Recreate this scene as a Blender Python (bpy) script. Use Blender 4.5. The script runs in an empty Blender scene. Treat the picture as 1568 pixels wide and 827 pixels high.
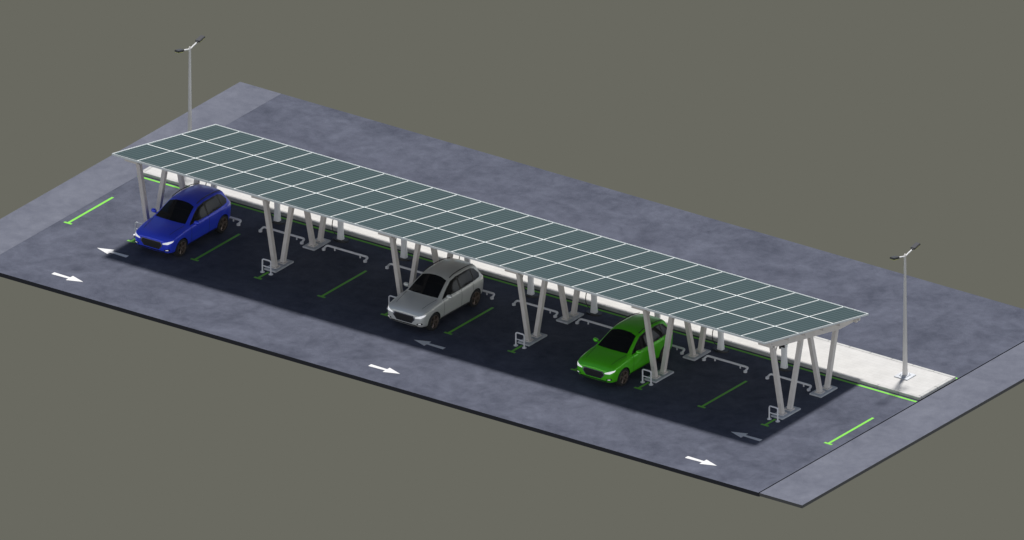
import bpy, bmesh, math, random
from mathutils import Vector, Matrix
from mathutils.bvhtree import BVHTree
random.seed(4)
sc=bpy.context.scene
col=sc.collection
sc.view_settings.view_transform='Standard'
sc.view_settings.look='None'
sc.view_settings.exposure=0

# ---------------------------------------------------------------- materials
def mat(name,c,rough=.5,metal=0,spec=.5,coat=0,emis=None,es=0,var=0,vs=6,bump=0,bs=40):
    m=bpy.data.materials.new(name); m.use_nodes=True
    nt=m.node_tree; p=nt.nodes['Principled BSDF']
    p.inputs['Base Color'].default_value=(*c,1)
    p.inputs['Roughness'].default_value=rough
    p.inputs['Metallic'].default_value=metal
    p.inputs['Specular IOR Level'].default_value=spec
    p.inputs['Coat Weight'].default_value=coat
    p.inputs['Coat Roughness'].default_value=.06
    if emis: 
        p.inputs['Emission Color'].default_value=(*emis,1); p.inputs['Emission Strength'].default_value=es
    if var or bump:
        tc=nt.nodes.new('ShaderNodeTexCoord')
        n=nt.nodes.new('ShaderNodeTexNoise'); n.inputs['Scale'].default_value=vs; n.inputs['Detail'].default_value=6
        nt.links.new(tc.outputs['Object'],n.inputs['Vector'])
        if var:
            mr=nt.nodes.new('ShaderNodeMapRange'); mr.inputs['From Min'].default_value=.3; mr.inputs['From Max'].default_value=.7
            mr.inputs['To Min'].default_value=1-var; mr.inputs['To Max'].default_value=1+var
            nt.links.new(n.outputs['Fac'],mr.inputs['Value'])
            h=nt.nodes.new('ShaderNodeVectorMath'); h.operation='SCALE'; h.inputs[0].default_value=c
            nt.links.new(mr.outputs[0],h.inputs['Scale']); nt.links.new(h.outputs[0],p.inputs['Base Color'])
        if bump:
            n2=nt.nodes.new('ShaderNodeTexNoise'); n2.inputs['Scale'].default_value=bs; n2.inputs['Detail'].default_value=3
            nt.links.new(tc.outputs['Object'],n2.inputs['Vector'])
            b=nt.nodes.new('ShaderNodeBump'); b.inputs['Strength'].default_value=bump; b.inputs['Distance'].default_value=.02
            nt.links.new(n2.outputs['Fac'],b.inputs['Height']); nt.links.new(b.outputs[0],p.inputs['Normal'])
    return m

def asphalt(name,c1,c2,seed):
    m=bpy.data.materials.new(name); m.use_nodes=True
    nt=m.node_tree; p=nt.nodes['Principled BSDF']; L=nt.links.new
    tc=nt.nodes.new('ShaderNodeTexCoord')
    mp=nt.nodes.new('ShaderNodeMapping'); mp.inputs['Location'].default_value=(seed,seed*2,0)
    L(tc.outputs['Object'],mp.inputs['Vector'])
    def noise(s,d,r=.55,dist=0):
        n=nt.nodes.new('ShaderNodeTexNoise'); n.inputs['Scale'].default_value=s; n.inputs['Detail'].default_value=d
        n.inputs['Roughness'].default_value=r; n.inputs['Distortion'].default_value=dist
        L(mp.outputs[0],n.inputs['Vector']); return n
    a=noise(.5,8,.68,.5); b=noise(2.0,7,.7,.3); g=noise(26,3,.7)
    def mth(op,x,y):
        k=nt.nodes.new('ShaderNodeMath'); k.operation=op
        for i,v in enumerate((x,y)):
            if isinstance(v,(int,float)): k.inputs[i].default_value=v
            else: L(v,k.inputs[i])
        return k.outputs[0]
    s=mth('ADD',mth('MULTIPLY',a.outputs['Fac'],.42),mth('ADD',mth('MULTIPLY',b.outputs['Fac'],.33),mth('MULTIPLY',g.outputs['Fac'],.25)))
    cr=nt.nodes.new('ShaderNodeValToRGB')
    cr.color_ramp.elements[0].position=.38; cr.color_ramp.elements[0].color=(*c1,1)
    cr.color_ramp.elements[1].position=.62; cr.color_ramp.elements[1].color=(*c2,1)
    L(s,cr.inputs[0]); L(cr.outputs[0],p.inputs['Base Color'])
    rr=nt.nodes.new('ShaderNodeMapRange'); rr.inputs['To Min'].default_value=.72; rr.inputs['To Max'].default_value=.95
    L(b.outputs['Fac'],rr.inputs['Value']); L(rr.outputs[0],p.inputs['Roughness'])
    p.inputs['Specular IOR Level'].default_value=.12
    bp=nt.nodes.new('ShaderNodeBump'); bp.inputs['Strength'].default_value=.35; bp.inputs['Distance'].default_value=.02
    L(g.outputs['Fac'],bp.inputs['Height']); L(bp.outputs[0],p.inputs['Normal'])
    return m

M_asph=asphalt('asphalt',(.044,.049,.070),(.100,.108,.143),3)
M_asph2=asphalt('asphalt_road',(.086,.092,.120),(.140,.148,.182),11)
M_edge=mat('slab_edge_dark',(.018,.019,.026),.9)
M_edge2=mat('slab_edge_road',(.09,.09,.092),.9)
M_white=mat('white_paint',(.62,.62,.62),.6,var=.08,vs=14)
M_green=mat('green_paint',(.15,.50,.035),.6,var=.1,vs=14)
M_kerb=mat('kerb_concrete',(.42,.42,.41),.8,var=.1,vs=4,bump=.2)
M_post=mat('painted_steel',(.66,.62,.585),.5,0,var=.05,vs=3)
M_pad=mat('concrete_pad',(.50,.52,.55),.85,var=.12,vs=5,bump=.3)
M_frame=mat('panel_frame',(.68,.72,.72),.45,0)
M_under=mat('roof_underside',(.45,.46,.47),.6)
M_rail=mat('rail_paint',(.72,.72,.75),.4,0)
M_black=mat('black_plastic',(.012,.012,.013),.45)
M_rubber=mat('tyre_rubber',(.016,.016,.017),.8)
M_glass=mat('car_glass',(.006,.007,.009),.08,spec=.35)
M_chrome=mat('chrome_trim',(.5,.5,.5),.2,1)
M_rim=mat('alloy_rim',(.23,.18,.15),.35,.6)
M_disc=mat('brake_disc',(.12,.11,.10),.4,.8)
M_head=mat('headlight_lit',(.85,.85,.85),.2,emis=(1,1,1),es=.4)
M_tail=mat('tail_light',(.35,.01,.01),.2)
M_chg=mat('charger_white',(.88,.89,.90),.35)
M_chgg=mat('charger_green',(.02,.22,.05),.3)
M_lamp=mat('lamp_head',(.035,.036,.04),.4)
M_led=mat('lamp_lens',(.60,.62,.15),.4)
M_pole=mat('lamp_pole_steel',(.62,.60,.58),.45,0)
P_blue=mat('paint_blue',(.036,.072,.80),.30,.25,coat=.6)
P_silver=mat('paint_silver',(.68,.69,.66),.34,.35,coat=.6)
P_green=mat('paint_green',(.095,.62,.010),.30,.25,coat=.6)

def paver():
    m=bpy.data.materials.new('light_pavers'); m.use_nodes=True
    nt=m.node_tree; p=nt.nodes['Principled BSDF']; L=nt.links.new
    tc=nt.nodes.new('ShaderNodeTexCoord')
    br=nt.nodes.new('ShaderNodeTexBrick'); br.inputs['Scale'].default_value=1
    br.inputs['Brick Width'].default_value=.4; br.inputs['Row Height'].default_value=.2; br.inputs['Mortar Size'].default_value=.008
    br.inputs['Color1'].default_value=(.485,.48,.468,1); br.inputs['Color2'].default_value=(.468,.463,.45,1); br.inputs['Mortar'].default_value=(.43,.42,.41,1)
    L(tc.outputs['Object'],br.inputs['Vector'])
    n=nt.nodes.new('ShaderNodeTexNoise'); n.inputs['Scale'].default_value=1.6; n.inputs['Detail'].default_value=6
    L(tc.outputs['Object'],n.inputs['Vector'])
    mr=nt.nodes.new('ShaderNodeMapRange'); mr.inputs['From Min'].default_value=.3; mr.inputs['From Max'].default_value=.7; mr.inputs['To Min'].default_value=.94; mr.inputs['To Max'].default_value=1.05
    L(n.outputs['Fac'],mr.inputs['Value'])
    v=nt.nodes.new('ShaderNodeVectorMath'); v.operation='SCALE'; L(br.outputs['Color'],v.inputs[0]); L(mr.outputs[0],v.inputs['Scale'])
    L(v.outputs[0],p.inputs['Base Color']); p.inputs['Roughness'].default_value=.85
    return m
M_pav=paver()

def panelmat():
    m=bpy.data.materials.new('solar_glass'); m.use_nodes=True
    nt=m.node_tree; p=nt.nodes['Principled BSDF']; L=nt.links.new
    tc=nt.nodes.new('ShaderNodeTexCoord'); sp=nt.nodes.new('ShaderNodeSeparateXYZ'); L(tc.outputs['Object'],sp.inputs[0])
    def mth(op,x,y=0):
        k=nt.nodes.new('ShaderNodeMath'); k.operation=op
        for i,vv in enumerate((x,y)):
            if isinstance(vv,(int,float)): k.inputs[i].default_value=vv
            else: L(vv,k.inputs[i])
        return k.outputs[0]
    f=mth('FRACT',mth('MULTIPLY',sp.outputs['Y'],1/.26))
    ln=mth('GREATER_THAN',f,.62)
    mx=nt.nodes.new('ShaderNodeMix'); mx.data_type='RGBA'
    L(ln,mx.inputs['Factor']); mx.inputs['A'].default_value=(.024,.044,.047,1); mx.inputs['B'].default_value=(.056,.085,.088,1)
    L(mx.outputs['Result'],p.inputs['Base Color']); p.inputs['Roughness'].default_value=.45; p.inputs['Specular IOR Level'].default_value=.15
    return m
M_solar=panelmat()

# ---------------------------------------------------------------- helpers
def empty(name,loc=(0,0,0)):
    e=bpy.data.objects.new(name,None); e.empty_display_size=.3; col.objects.link(e); e.location=loc; return e
def obj(name,me,mats,parent=None,loc=(0,0,0),smooth=False,ang=35):
    o=bpy.data.objects.new(name,me); col.objects.link(o); o.location=loc
    if not isinstance(mats,(list,tuple)): mats=[mats]
    if mats and mats[0] is not None:
        idx=[p.material_index for p in me.polygons]
        me.materials.clear()
        for m in mats: me.materials.append(m)
        me.polygons.foreach_set('material_index',[min(i,len(mats)-1) for i in idx])
    if smooth:
        me.polygons.foreach_set('use_smooth',[True]*len(me.polygons)); me.set_sharp_from_angle(angle=math.radians(ang))
    if parent: o.parent=parent
    return o
def tomesh(bm,name='m'):
    bmesh.ops.recalc_face_normals(bm,faces=bm.faces)
    me=bpy.data.meshes.new(name); bm.to_mesh(me); bm.free(); return me
def box(bm,c,s,M=None,mi=0,bev=0):
    m=Matrix.Translation(c)@Matrix.Diagonal((*s,1))
    if M is not None: m=M@m
    r=bmesh.ops.create_cube(bm,size=1,matrix=m)
    fs={f for v in r['verts'] for f in v.link_faces}
    for f in fs: f.material_index=mi
    if bev:
        es={e for f in fs for e in f.edges}
        bmesh.ops.bevel(bm,geom=list(es),offset=bev,segments=2,affect='EDGES')
def cyl(bm,a,b,r1,r2=None,seg=16,mi=0,caps=True):
    a=Vector(a);b=Vector(b);d=b-a
    if r2 is None:r2=r1
    m=Matrix.Translation((a+b)/2)@d.to_track_quat('Z','Y').to_matrix().to_4x4()
    r=bmesh.ops.create_cone(bm,cap_ends=caps,segments=seg,radius1=r1,radius2=r2,depth=d.length,matrix=m)
    for f in {f for v in r['verts'] for f in v.link_faces}: f.material_index=mi
def beam(bm,a,b,w,d,mi=0):
    """square tube from a to b lying in a plane X=const; w along X, d in-plane"""
    a=Vector(a);b=Vector(b);ax=(b-a).normalized();x=Vector((1,0,0));n=ax.cross(x).normalized()
    vs=[]
    for p in (a,b):
        for i,j in ((-1,-1),(1,-1),(1,1),(-1,1)): vs.append(bm.verts.new(p+x*w/2*i+n*d/2*j))
    for q in ((0,1,2,3),(7,6,5,4),(0,4,5,1),(1,5,6,2),(2,6,7,3),(3,7,4,0)):
        f=bm.faces.new([vs[k] for k in q]); f.material_index=mi
def tube(bm,pts,r,seg=10,mi=0):
    """tube along polyline"""
    pts=[Vector(p) for p in pts]; rings=[]
    up=None
    for i,p in enumerate(pts):
        t=(pts[min(i+1,len(pts)-1)]-pts[max(i-1,0)]).normalized()
        if up is None:
            up=t.orthogonal().normalized()
        else:
            up=(up-t*up.dot(t)).normalized()
        s=t.cross(up)
        rings.append([bm.verts.new(p+(up*math.cos(k*2*math.pi/seg)+s*math.sin(k*2*math.pi/seg))*r) for k in range(seg)])
    fs=[]
    for i in range(len(rings)-1):
        for k in range(seg):
            fs.append(bm.faces.new((rings[i][k],rings[i][(k+1)%seg],rings[i+1][(k+1)%seg],rings[i+1][k])))
    fs.append(bm.faces.new(rings[0][::-1])); fs.append(bm.faces.new(rings[-1]))
    for f in fs:f.material_index=mi
def rounded(pts,r,n=5):
    pts=[Vector(p) for p in pts]; out=[pts[0]]
    for i in range(1,len(pts)-1):
        a=(pts[i-1]-pts[i]).normalized()*r; b=(pts[i+1]-pts[i]).normalized()*r
        p0=pts[i]+a;p2=pts[i]+b
        for k in range(n+1):
            t=k/n; out.append(p0*(1-t)**2+pts[i]*2*t*(1-t)+p2*t*t)
    out.append(pts[-1]); return out

# ---------------------------------------------------------------- ground
X0,X1,XL,XR=-33.40,3.50,-35.35,5.57
YF,YB=-6.72,13.38
def slab(name,xa,xb,ya,yb,th,mt,me_):
    bm=bmesh.new(); box(bm,((xa+xb)/2,(ya+yb)/2,-th/2),(xb-xa,yb-ya,th))
    me=tomesh(bm); o=obj(name,me,[mt,me_])
    for p in me.polygons: p.material_index=0 if p.normal.z>.5 else 1
    return o
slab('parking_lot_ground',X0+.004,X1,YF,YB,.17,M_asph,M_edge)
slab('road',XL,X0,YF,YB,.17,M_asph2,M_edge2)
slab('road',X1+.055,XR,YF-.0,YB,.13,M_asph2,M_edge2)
bm=bmesh.new(); box(bm,(X1+.0275,(YF+YB)/2,-.11),(.053,YB-YF-.02,.1)); obj('road_joint',tomesh(bm),M_edge)

# pavement with kerbs
pv=empty('pavement')
PY0,PY1=3.98,6.42
bm=bmesh.new(); box(bm,((X0+X1)/2,(PY0+PY1)/2,.06),(X1-X0-.30,PY1-PY0-.30,.12)); obj('paving',tomesh(bm),M_pav,pv)
bm=bmesh.new()
k=.15
n=37
for i in range(n):
    w=(X1-X0)/n; cx=X0+w*(i+.5)
    for cy in (PY0+k/2,PY1-k/2): box(bm,(cx,cy,.0625),(w-.008,k,.125),bev=.012)
for cx in (X0+k/2,X1-k/2):
    for j in range(2):
        w=(PY1-PY0-2*k)/2
        box(bm,(cx,PY0+k+w*(j+.5),.0625),(k,w-.008,.125),bev=.012)
obj('kerb',tomesh(bm),M_kerb,pv)

# painted markings
bm=bmesh.new()
def sheet(bm,x0,x1,y0,y1,z=.004):
    bm.faces.new([bm.verts.new(p) for p in ((x0,y0,z),(x1,y0,z),(x1,y1,z),(x0,y1,z))])
lw=.055
for i in range(7):
    x=3-6*i
    sheet(bm,x-lw,x+lw,-1.32,1.62); sheet(bm,x-.18,x+.18,-1.43,-1.32)
for i in range(6):
    x=-6*i
    sheet(bm,x-lw,x+lw,-1.32,-.66); sheet(bm,x-.18,x+.18,-1.43,-1.32)
sheet(bm,X0+.02,X1-.02,3.76,3.87); sheet(bm,X0+.02,X1-.02,6.47,6.58)
obj('parking_lines',tomesh(bm),M_green)
def arrow(x,y,s):
    me=bpy.data.meshes.new('arrow')
    z=.005
    me.from_pydata([(-.72,-.10,z),(.06,-.07,z),(.06,.07,z),(-.72,.10,z),(.06,-.24,z),(.72,0,z),(.06,.24,z)],[],[(0,1,2,3),(4,5,2,1),(5,6,2)])
    me.update()
    o=obj('direction_arrow',me,M_white,loc=(x,y,0))
    if s<0:o.rotation_euler[2]=math.pi
for x in (0,-15,-30): arrow(x,-5.58,1); arrow(x,-2.64,-1)

# ---------------------------------------------------------------- carport
cp=empty('solar_carport')
ZF,ZR,YFc,YRc=3.83,2.56,-2.02,4.88
sl=math.hypot(YRc-YFc,ZF-ZR); tilt=math.atan2(ZR-ZF,YRc-YFc)
RM=Matrix.Translation((0,YFc,ZF))@Matrix.Rotation(tilt,4,'X')
CX0,CX1=-30.46,.46
def roofz(y): return ZF+(y-YFc)*(ZR-ZF)/(YRc-YFc)
NC,NR=27,3
pw=(CX1-CX0-.05)/NC; ph=(sl-.05)/NR; gap=.075
bm=bmesh.new(); bf=bmesh.new()
for i in range(NC):
    for j in range(NR):
        cx=CX0+.025+pw*(i+.5); cy=.025+ph*(j+.5)
        box(bm,(cx,cy,-.006),(pw-gap,ph-gap*1.5,.012))
        box(bf,(cx,cy,-.034),(pw-.006,ph-.006,.040))
o=obj('solar_panels',tomesh(bm),M_solar,cp); o.matrix_world=RM
o=obj('panel_frames',tomesh(bf),M_frame,cp); o.matrix_world=RM
bm=bmesh.new()
for cy in (.0125,sl-.0125): box(bm,((CX0+CX1)/2,cy,-.03),(CX1-CX0,.022,.075))
for cx in (CX0+.0125,CX1-.0125): box(bm,(cx,sl/2,-.03),(.022,sl-.052,.073))
box(bm,((CX0+CX1)/2,sl/2,-.064),(CX1-CX0-.06,sl-.06,.012),mi=1)
o=obj('roof_edge_trim',tomesh(bm),[M_frame,M_under],cp); o.matrix_world=RM
bm=bmesh.new()
for s in (.5,1.75,2.85,4.1,5.2,6.5):
    box(bm,((CX0+CX1)/2,s,-.145),(CX1-CX0-.08,.07,.14))
o=obj('purlins',tomesh(bm),M_post,cp); o.matrix_world=RM
for i in range(6):
    x=-6.0*i
    bm=bmesh.new()
    # tapered main beam
    y0,y1=-1.28,4.35
    prof=[(y0,roofz(y0)-.225),(y1,roofz(y1)-.225),(y1,roofz(y1)-.36),(3.5,roofz(3.5)-.50),(-.6,roofz(-.6)-.50),(y0,roofz(y0)-.36)]
    a=[bm.verts.new((x-.10,y,z)) for y,z in prof]; b=[bm.verts.new((x+.10,y,z)) for y,z in prof]
    bm.faces.new(a);bm.faces.new(b[::-1])
    for q in range(6): bm.faces.new((a[q],a[(q+1)%6],b[(q+1)%6],b[q]))
    box(bm,(x,y0-.06,roofz(y0)-.29),(.62,.10,.14))
    box(bm,(x,y1+.06,roofz(y1)-.29),(.50,.10,.12))
    obj('main_beam',tomesh(bm),M_post,cp)
    bm=bmesh.new()
    for (yb,yt) in ((-.24,-.88),(.28,1.02),(2.28,1.62),(2.76,3.34)):
        beam(bm,(x,yb,.08),(x,yt,roofz(yt)-.48),.17,.17)
        box(bm,(x,yb,.085),(.30,.30,.03))
        for sx in (-.11,.11):
            for sy in (-.11,.11): cyl(bm,(x+sx,yb+sy,.09),(x+sx,yb+sy,.13),.018,seg=6)
    obj('v_posts',tomesh(bm),M_post,cp)
    bm=bmesh.new()
    box(bm,(x,.02,.035),(.56,1.22,.07),bev=.01); box(bm,(x,2.52,.035),(.56,1.10,.07),bev=.01)
    obj('concrete_pads',tomesh(bm),M_pad,cp)
    # guard hoop
    bm=bmesh.new()
    yy=-.80
    tube(bm,rounded([(-.20,0,0),(-.20,0,.56),(.20,0,.56),(.20,0,0)],.08),.030)
    tube(bm,[(-.20,0,.28),(.20,0,.28)],.022)
    for sx in (-.2,.2):
        cyl(bm,(sx,0,0),(sx,0,.025),.09)
    obj('guard_rail',tomesh(bm),M_rail,loc=(x,yy,0),smooth=True)

# ---------------------------------------------------------------- wheel stops
for i in range(10):
    x=-1.5-3*i
    bm=bmesh.new()
    tube(bm,rounded([(-.98,-.22,.05),(-.98,0,.13),(.98,0,.13),(.98,-.22,.05)],.10),.042)
    for sx in (-.98,.98):
        cyl(bm,(sx,-.20,0),(sx,-.20,.07),.075); 
    for sx in (-.6,.6): cyl(bm,(sx,0,0),(sx,0,.12),.03)
    obj('wheel_stop',tomesh(bm),M_rail,loc=(x,2.47,0),smooth=True)

# ---------------------------------------------------------------- chargers
def charger(x,y):
    e=empty('ev_charger',(x,y,0)); e.scale=(.95,.95,.80)
    bm=bmesh.new()
    bmesh.ops.create_cone(bm,cap_ends=True,segments=28,radius1=.30,radius2=.28,depth=.07,matrix=Matrix.Translation((0,0,.035))@Matrix.Diagonal((1.25,.8,1,1)))
    obj('base',tomesh(bm),M_black,e,smooth=True)
    bm=bmesh.new()
    secs=[(.07,.145,.12),(.30,.135,.10),(.70,.115,.085),(1.05,.125,.09),(1.25,.15,.10),(1.42,.16,.10),(1.47,.13,.07)]
    rings=[]
    for z,w,d in secs:
        rings.append([bm.verts.new((math.copysign(abs(math.cos(t))**.55,math.cos(t))*w,math.copysign(abs(math.sin(t))**.55,math.sin(t))*d,z)) for t in [k*2*math.pi/24+.13 for k in range(24)]])
    for i in range(len(rings)-1):
        for k in range(24): bm.faces.new((rings[i][k],rings[i][(k+1)%24],rings[i+1][(k+1)%24],rings[i+1][k]))
    bm.faces.new(rings[0][::-1]);bm.faces.new(rings[-1])
    obj('body',tomesh(bm),M_chg,e,smooth=True)
    bm=bmesh.new()
    box(bm,(0,-.105,1.24),(.20,.03,.16),bev=.01); 
    obj('screen',tomesh(bm),M_black,e)
    bm=bmesh.new(); box(bm,(0,-.01,1.46),(.44,.27,.20),bev=.03); obj('green_cap',tomesh(bm),M_chgg,e)
    bm=bmesh.new()
    pts=[]
    for k in range(25):
        t=k/24; pts.append((-.13-.24*math.sin(math.pi*t)*(.6+.6*t),-.05-.05*math.sin(math.pi*t), 1.40*(1-t)+.22*t+.10*math.sin(math.pi*t*2)))
    tube(bm,pts,.018,8)
    box(bm,(-.17,-.04,1.12),(.07,.10,.20),bev=.015)
    obj('cable',tomesh(bm),M_black,e,smooth=True)
for i in range(10): charger(-2.50-3*i,3.42)

# ---------------------------------------------------------------- street lamps
def lamp(x,y,z):
    e=empty('street_lamp',(x,y,z))
    bm=bmesh.new(); box(bm,(0,0,.02),(.62,.62,.04),bev=.008); box(bm,(0,0,.055),(.34,.34,.03),bev=.006)
    for sx in (-.12,.12):
        for sy in (-.12,.12): cyl(bm,(sx,sy,.06),(sx,sy,.11),.018,seg=6)
    obj('base_plate',tomesh(bm),M_pad,e)
    bm=bmesh.new(); cyl(bm,(0,0,.07),(0,0,.35),.11,.10,8); cyl(bm,(0,0,.35),(0,0,5.10),.095,.045,12); cyl(bm,(0,0,5.10),(0,0,5.16),.06,.03,12)
    obj('pole',tomesh(bm),M_pole,e,smooth=True)
    bm=bmesh.new()
    for s in (-1,1): tube(bm,[(0,0,5.06),(0,s*.25,5.13),(0,s*.52,5.19)],.030)
    obj('arms',tomesh(bm),M_white,e,smooth=True)
    for s in (-1,1):
        R=Matrix.Translation((0,s*.50,5.19))@Matrix.Rotation(s*math.radians(12),4,'X')
        bm=bmesh.new()
        box(bm,(0,s*.20,.02),(.22,.40,.08),M=R,bev=.02); box(bm,(0,s*.02,.02),(.10,.16,.05),M=R,bev=.01)
        box(bm,(0,s*.21,-.028),(.17,.32,.02),M=R,mi=1)
        obj('luminaire',tomesh(bm),[M_lamp,M_led],e)
lamp(1.87,5.32,.12); lamp(-31.98,5.30,.12)

# ---------------------------------------------------------------- car
def pchip(keys):
    xs=[k[0] for k in keys]; ys=[k[1] for k in keys]; n=len(xs)
    h=[xs[i+1]-xs[i] for i in range(n-1)]; d=[(ys[i+1]-ys[i])/h[i] for i in range(n-1)]
    m=[d[0]]+[0 if d[i-1]*d[i]<=0 else 2/(1/d[i-1]+1/d[i]) for i in range(1,n-1)]+[d[-1]]
    def f(x):
        x=max(xs[0],min(xs[-1],x))
        for i in range(n-1):
            if x<=xs[i+1]: break
        t=(x-xs[i])/h[i]
        return (2*t**3-3*t*t+1)*ys[i]+(t**3-2*t*t+t)*h[i]*m[i]+(-2*t**3+3*t*t)*ys[i+1]+(t**3-t*t)*h[i]*m[i+1]
    return f
fW=pchip([(0,.74),(.06,.81),(.2,.88),(.6,.92),(.9,.935),(1.5,.925),(2.5,.93),(3.3,.94),(3.9,.92),(4.3,.86),(4.52,.77),(4.62,.68)])
fB=pchip([(0,.73),(.1,.81),(.3,.89),(.8,.965),(1.3,1.01),(2.5,1.05),(3.6,1.11),(4.2,1.12),(4.5,1.04),(4.62,.92)])
fT=pchip([(0,.80),(.08,.87),(.3,.965),(.7,1.04),(1.15,1.10),(1.30,1.13),(1.7,1.37),(2.1,1.58),(2.4,1.665),(2.8,1.70),(3.4,1.69),(3.9,1.63),(4.14,1.585),(4.22,1.47),(4.42,1.20),(4.52,1.08),(4.62,.94)])
fZ=pchip([(0,.34),(.15,.27),(.6,.23),(3.9,.23),(4.4,.30),(4.62,.40)])
fR=pchip([(0,.62),(.3,.72),(1.15,.78),(1.35,.74),(2.1,.61),(2.6,.60),(3.4,.59),(4.1,.55),(4.4,.62),(4.62,.56)])
def YL(l):
    if l<.87: l=.87+(l-.87)*.88
    elif l>3.61: l=3.61+(l-3.61)*.78
    return l-2.25
def build_car():
    st=[0,.03,.09,.18,.3,.45,.65,.87,1.08,1.2,1.3,1.4,1.55,1.75,1.95,2.12,2.3,2.55,2.85,3.15,3.45,3.72,3.95,4.08,4.15,4.21,4.30,4.40,4.48,4.55,4.60,4.62]
    bm=bmesh.new(); rings=[]
    for l in st:
        W,B,T,zb,R=fW(l),fB(l),fT(l),fZ(l),fR(l)
        E=T-(.035 if l<1.3 else .05); h=max(E-B,.012); zm=zb+(B-zb)*.45
        Rp=min(R+.05,W*.92)
        half=[(W*.55,zb),(W*.90,zb+.02),(W*.97,zb+.12),(W*.985,zm),(W,zb+(B-zb)*.66),(W*.985,B-.07),(W*.955,B),(W*.915,B+min(.03,.3*h)),(Rp,B+h*.88),(R,E),(R*.62,T-(T-E)*.30)]
        pr=[(0,zb)]+half+[(0,T)]+[(-x,z) for x,z in half[::-1]]
        rings.append([bm.verts.new((x,YL(l),z)) for x,z in pr])
    n=len(rings[0])
    for i in range(len(rings)-1):
        for k in range(n): bm.faces.new((rings[i][k],rings[i][(k+1)%n],rings[i+1][(k+1)%n],rings[i+1][k]))
    bm.faces.new(rings[0][::-1]); bm.faces.new(rings[-1])
    me=tomesh(bm,'body'); body=bpy.data.objects.new('tmp',me); col.objects.link(body)
    me.materials.append(P_blue); me.materials.append(M_black)
    s=body.modifiers.new('s','SUBSURF'); s.levels=2
    AX=[(.87,.36),(3.61,.36)]
    tmp=[]
    for l,z in AX:
        for sx in (-1,1):
            cb=bmesh.new(); cyl(cb,(sx*.62,l-2.25,z),(sx*1.2,l-2.25,z),.405,seg=40)
            cm=tomesh(cb,'c'); cm.materials.append(P_blue); cm.materials.append(M_black)
            for p in cm.polygons:p.material_index=1
            co=bpy.data.objects.new('cut',cm); col.objects.link(co); tmp.append(co)
            b=body.modifiers.new('b','BOOLEAN'); b.operation='DIFFERENCE'; b.object=co; b.solver='EXACT'
    dg=bpy.context.evaluated_depsgraph_get(); ev=body.evaluated_get(dg)
    fm=bpy.data.meshes.new_from_object(ev)
    bm=bmesh.new(); bm.from_mesh(fm); bvh=BVHTree.FromBMesh(bm); bm.free()
    for o in tmp+[body]: bpy.data.objects.remove(o)
    parts=[('body',fm,[P_blue,M_black],True)]
    def patch(name,poly,axis,mt,off=.006,step=.06,mirror=False,thick=0):
        allm=bmesh.new()
        for sg in ((1,-1) if mirror else (1,)):
            b=bmesh.new()
            f=b.faces.new([b.verts.new((p[0],p[1],0)) for p in poly])
            for ax in (0,1):
                lo=min(p[ax] for p in poly);hi=max(p[ax] for p in poly); c=lo+step
                while c<hi-1e-4:
                    nn=(1,0,0) if ax==0 else (0,1,0); co=(c,0,0) if ax==0 else (0,c,0)
                    bmesh.ops.bisect_plane(b,geom=b.verts[:]+b.edges[:]+b.faces[:],plane_co=co,plane_no=nn); c+=step
            bmesh.ops.triangulate(b,faces=b.faces[:])
            for v in b.verts:
                a,c=v.co.x,v.co.y
                if axis=='side': o=Vector((2*sg,YL(a),c)); d=Vector((-sg,0,0))
                elif axis=='front': o=Vector((a*sg,-4,c)); d=Vector((0,1,0))
                elif axis=='rear': o=Vector((a*sg,4,c)); d=Vector((0,-1,0))
                else: o=Vector((a*sg,YL(c),3)); d=Vector((0,0,-1))
                h,nr,_,_=bvh.ray_cast(o,d)
                if h is None: h=bvh.find_nearest(o+d*2)[0]; nr=-d
                if nr.dot(d)>0: nr=-nr
                v.co=h+nr*off
            want={'side':Vector((sg,0,0)),'front':Vector((0,-1,0)),'rear':Vector((0,1,0)),'top':Vector((0,0,1))}[axis]
            b.normal_update()
            for f in b.faces:
                if f.normal.dot(want)<0: f.normal_flip()
            m2=bpy.data.meshes.new('t'); b.to_mesh(m2); b.free(); allm.from_mesh(m2); bpy.data.meshes.remove(m2)
        me=bpy.data.meshes.new(name); allm.to_mesh(me); allm.free(); parts.append((name,me,[mt],True))
    patch('window_trim',[(1.46,1.06),(1.62,1.16),(1.95,1.35),(2.25,1.51),(2.62,1.575),(3.3,1.575),(3.62,1.55),(3.88,1.48),(4.13,1.25),(4.0,1.145),(3.5,1.12),(2.6,1.075)],'side',M_black,.005,mirror=True)
    patch('side_glass',[(1.58,1.10),(1.66,1.16),(1.96,1.32),(2.26,1.48),(2.60,1.54),(2.60,1.10)],'side',M_glass,.009,mirror=True)
    patch('rear_side_glass',[(2.70,1.11),(2.70,1.545),(3.3,1.545),(3.50,1.53),(3.50,1.145)],'side',M_glass,.009,mirror=True)
    patch('quarter_glass',[(3.58,1.155),(3.58,1.52),(3.84,1.46),(4.06,1.25),(3.95,1.175)],'side',M_glass,.009,mirror=True)
    patch('windscreen',[(-.70,1.37),(-.40,1.32),(0,1.305),(.40,1.32),(.70,1.37),(.565,2.13),(.3,2.20),(0,2.22),(-.3,2.20),(-.565,2.13)],'top',M_glass,.007)
    patch('rear_window',[(-.50,4.20),(.50,4.20),(.56,4.41),(-.56,4.41)],'top',M_glass,.007)
    patch('grille_surround',[(-.45,.745),(.45,.745),(.52,.61),(.35,.43),(-.35,.43),(-.52,.61)],'front',M_chrome,.006)
    patch('grille',[(-.41,.72),(.41,.72),(.475,.61),(.33,.455),(-.33,.455),(-.475,.61)],'front',M_black,.012)
    patch('lower_intake',[(-.66,.395),(.66,.395),(.60,.35),(-.60,.35)],'front',M_black,.006)
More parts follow.
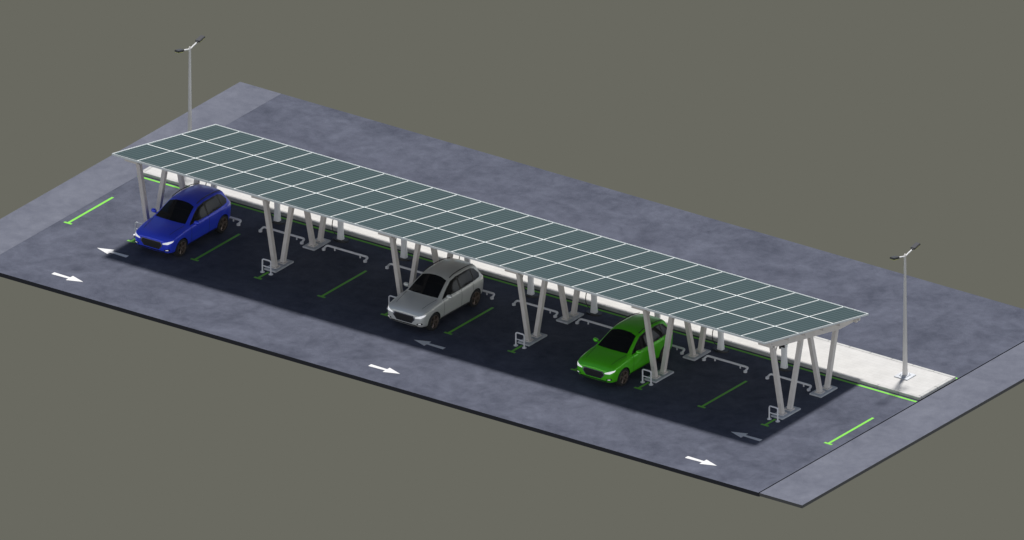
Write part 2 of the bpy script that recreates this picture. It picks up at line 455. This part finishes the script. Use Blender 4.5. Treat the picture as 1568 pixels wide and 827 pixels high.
    patch('headlights',[(.54,.675),(.52,.715),(.64,.765),(.82,.82),(.875,.82),(.865,.77),(.76,.705)],'front',M_head,.009,mirror=True,step=.04)
    patch('fog_lights',[(.58,.43),(.62,.475),(.80,.52),(.82,.45),(.72,.42)],'front',M_black,.007,mirror=True,step=.04)
    patch('fog_lamp_lens',[(.66,.445),(.68,.468),(.77,.49),(.77,.455)],'front',M_head,.012,mirror=True,step=.04)
    patch('tail_lights',[(.30,.98),(.30,1.02),(.70,1.04),(.84,1.02),(.80,.92),(.60,.95)],'rear',M_tail,.008,mirror=True,step=.05)
    patch('sills',[(1.30,.27),(1.30,.37),(3.18,.38),(3.18,.27)],'side',M_black,.006,mirror=True)
    for nm,l,z0,z1 in (('door_gap',1.50,.40,1.05),('door_gap',2.66,.38,1.07),('door_gap',3.42,.75,1.11)):
        patch(nm,[(l,z0),(l+.014,z0),(l+.014,z1),(l,z1)],'side',M_black,.003,mirror=True)
    patch('bonnet_gap',[(.60,.40),(.615,.40),(.66,.90),(.72,1.28),(.705,1.28),(.645,.90)],'top',M_black,.003,mirror=True)
    # mirrors, handles, roof rails
    bm=bmesh.new()
    for sg in (-1,1):
        bmesh.ops.create_uvsphere(bm,u_segments=16,v_segments=10,radius=1,matrix=Matrix.Translation((sg*1.02,1.70-2.25,1.14))@Matrix.Rotation(sg*.15,4,'Z')@Matrix.Diagonal((.13,.085,.085,1)))
        box(bm,(sg*.90,1.72-2.25,1.075),(.12,.05,.035),bev=.01)
        for l,z in ((2.48,.93),(3.36,.97)): box(bm,(sg*(fW(l)*.985+.008),l-2.25,z),(.03,.17,.03),bev=.01)
    parts.append(('mirrors_and_handles',tomesh(bm),[P_blue],True))
    bm=bmesh.new()
    for sg in (-1,1):
        tube(bm,[(sg*(fR(l)-.02),YL(l),fT(l)-.022+.018*math.sin(math.pi*(l-2.3)/1.7)) for l in [2.3+1.7*k/14 for k in range(15)]],.016,8)
    parts.append(('roof_rails',tomesh(bm),[M_black],True))
    # wheels
    bt=bmesh.new(); br=bmesh.new(); bd=bmesh.new()
    for l,z in AX:
        for sg in (-1,1):
            cx=sg*.80; cy=l-2.25
            prof=[(-.11,.25),(-.12,.31),(-.10,.352),(-.05,.36),(.05,.36),(.10,.352),(.12,.31),(.112,.262),(.09,.255)]
            def lathe(bmx,prof,seg=36,closed=True):
                rr=[]
                for a in range(seg):
                    t=a*2*math.pi/seg; rr.append([bmx.verts.new((cx+sg*px,cy+math.cos(t)*pr,z+math.sin(t)*pr)) for px,pr in prof])
                m=len(prof)
                for a in range(seg):
                    for k in range(m if closed else m-1):
                        q=(k+1)%m; bmx.faces.new((rr[a][k],rr[(a+1)%seg][k],rr[(a+1)%seg][q],rr[a][q]))
            lathe(bt,prof)
            lathe(br,[(.085,.256),(.112,.262),(.113,.245),(.06,.235),(-.08,.235),(-.08,.25)])
            cyl(bd,(cx+sg*-.03,cy,z),(cx+sg*.0,cy,z),.16,seg=24)
            cyl(bt,(cx+sg*-.10,cy,z),(cx+sg*-.06,cy,z),.24,seg=24)
            cyl(br,(cx+sg*.03,cy,z),(cx+sg*.10,cy,z),.055,.05,seg=14)
            for kk in range(5):
                for da in (-.16,.16):
                    t=kk*2*math.pi/5+.3
                    c0=Vector((cx+sg*.085,cy+math.cos(t)*.04,z+math.sin(t)*.04)); c1=Vector((cx+sg*.10,cy+math.cos(t+da)*.245,z+math.sin(t+da)*.245))
                    cyl(br,c0,c1,.022,.017,seg=6)
    parts.append(('tyres',tomesh(bt),[M_rubber],True)); parts.append(('rims',tomesh(br),[M_rim],True)); parts.append(('brake_discs',tomesh(bd),[M_disc],True))
    bm=bmesh.new(); box(bm,(0,.0,.27),(1.2,3.6,.12)); parts.append(('underbody',tomesh(bm),[M_black],False))
    return parts
PARTS=build_car()
def place(x,y,paint):
    e=empty('parked_car',(x,y,0))
    for nm,me,ms,sm in PARTS:
        m2=me.copy()
        obj(nm,m2,[paint if m is P_blue else m for m in ms],e,smooth=sm,ang=40)
place(-28.5,.0,P_blue); place(-16.5,-.06,P_silver); place(-7.5,-.1,P_green)

# ---------------------------------------------------------------- light and world
sv=Vector((-.11,.32,1)).normalized()
elev=math.asin(sv.z); az=math.atan2(sv.x,sv.y)
sd=bpy.data.lights.new('sun','SUN'); sd.energy=5.0; sd.angle=math.radians(5); sd.color=(1,.97,.93)
so=bpy.data.objects.new('sun',sd); col.objects.link(so); so.rotation_euler=(-sv).to_track_quat('-Z','Y').to_euler(); so.location=(-16,5,30)
w=bpy.data.worlds.new('World'); sc.world=w; w.use_nodes=True; nt=w.node_tree; nt.nodes.clear()
out=nt.nodes.new('ShaderNodeOutputWorld'); L=nt.links.new
sk=nt.nodes.new('ShaderNodeTexSky'); sk.sky_type='NISHITA'; sk.sun_disc=False; sk.sun_elevation=elev; sk.sun_rotation=az
b1=nt.nodes.new('ShaderNodeBackground'); L(sk.outputs[0],b1.inputs[0]); b1.inputs[1].default_value=.055
b2=nt.nodes.new('ShaderNodeBackground'); b2.inputs[0].default_value=(.1413,.1413,.1170,1)
tc=nt.nodes.new('ShaderNodeTexCoord'); sp=nt.nodes.new('ShaderNodeSeparateXYZ'); L(tc.outputs['Generated'],sp.inputs[0])
# added fill glow low in the sky for upright faces, stronger camera side
fill=nt.nodes.new('ShaderNodeMapRange'); fill.interpolation_type='SMOOTHSTEP'
fill.inputs['From Min'].default_value=.50; fill.inputs['From Max'].default_value=.0; fill.inputs['To Min'].default_value=0; fill.inputs['To Max'].default_value=1
L(sp.outputs['Z'],fill.inputs['Value'])
dt=nt.nodes.new('ShaderNodeVectorMath'); dt.operation='DOT_PRODUCT'; dt.inputs[1].default_value=(.64,-.77,0); L(tc.outputs['Generated'],dt.inputs[0])
dm=nt.nodes.new('ShaderNodeMapRange'); dm.inputs['From Min'].default_value=-1; dm.inputs['From Max'].default_value=1; dm.inputs['To Min'].default_value=.2; dm.inputs['To Max'].default_value=1.8
L(dt.outputs['Value'],dm.inputs['Value'])
ml=nt.nodes.new('ShaderNodeMath'); ml.operation='MULTIPLY'; L(fill.outputs[0],ml.inputs[0]); L(dm.outputs[0],ml.inputs[1])
b3=nt.nodes.new('ShaderNodeBackground'); b3.inputs[0].default_value=(1,.98,.95,1); L(ml.outputs[0],b3.inputs[1])
ad=nt.nodes.new('ShaderNodeAddShader'); L(b1.outputs[0],ad.inputs[0]); L(b3.outputs[0],ad.inputs[1])
g=nt.nodes.new('ShaderNodeMapRange'); g.inputs['From Min'].default_value=-.02; g.inputs['From Max'].default_value=.02; L(sp.outputs['Z'],g.inputs['Value'])
mx=nt.nodes.new('ShaderNodeMixShader'); L(g.outputs[0],mx.inputs[0]); L(b2.outputs[0],mx.inputs[1]); L(ad.outputs[0],mx.inputs[2]); L(mx.outputs[0],out.inputs[0])

# ---------------------------------------------------------------- camera
phi=math.radians(35.45); el=math.radians(24.04)
fw=Vector((-math.sin(phi)*math.cos(el),math.cos(phi)*math.cos(el),-math.sin(el)))
cd=bpy.data.cameras.new('camera'); cd.type='ORTHO'; cd.ortho_scale=1568/39.7; cd.clip_end=500
co=bpy.data.objects.new('camera',cd); col.objects.link(co)
co.location=Vector((-16.47,4.94,0))-fw*90
co.rotation_euler=fw.to_track_quat('-Z','Y').to_euler()
sc.camera=co
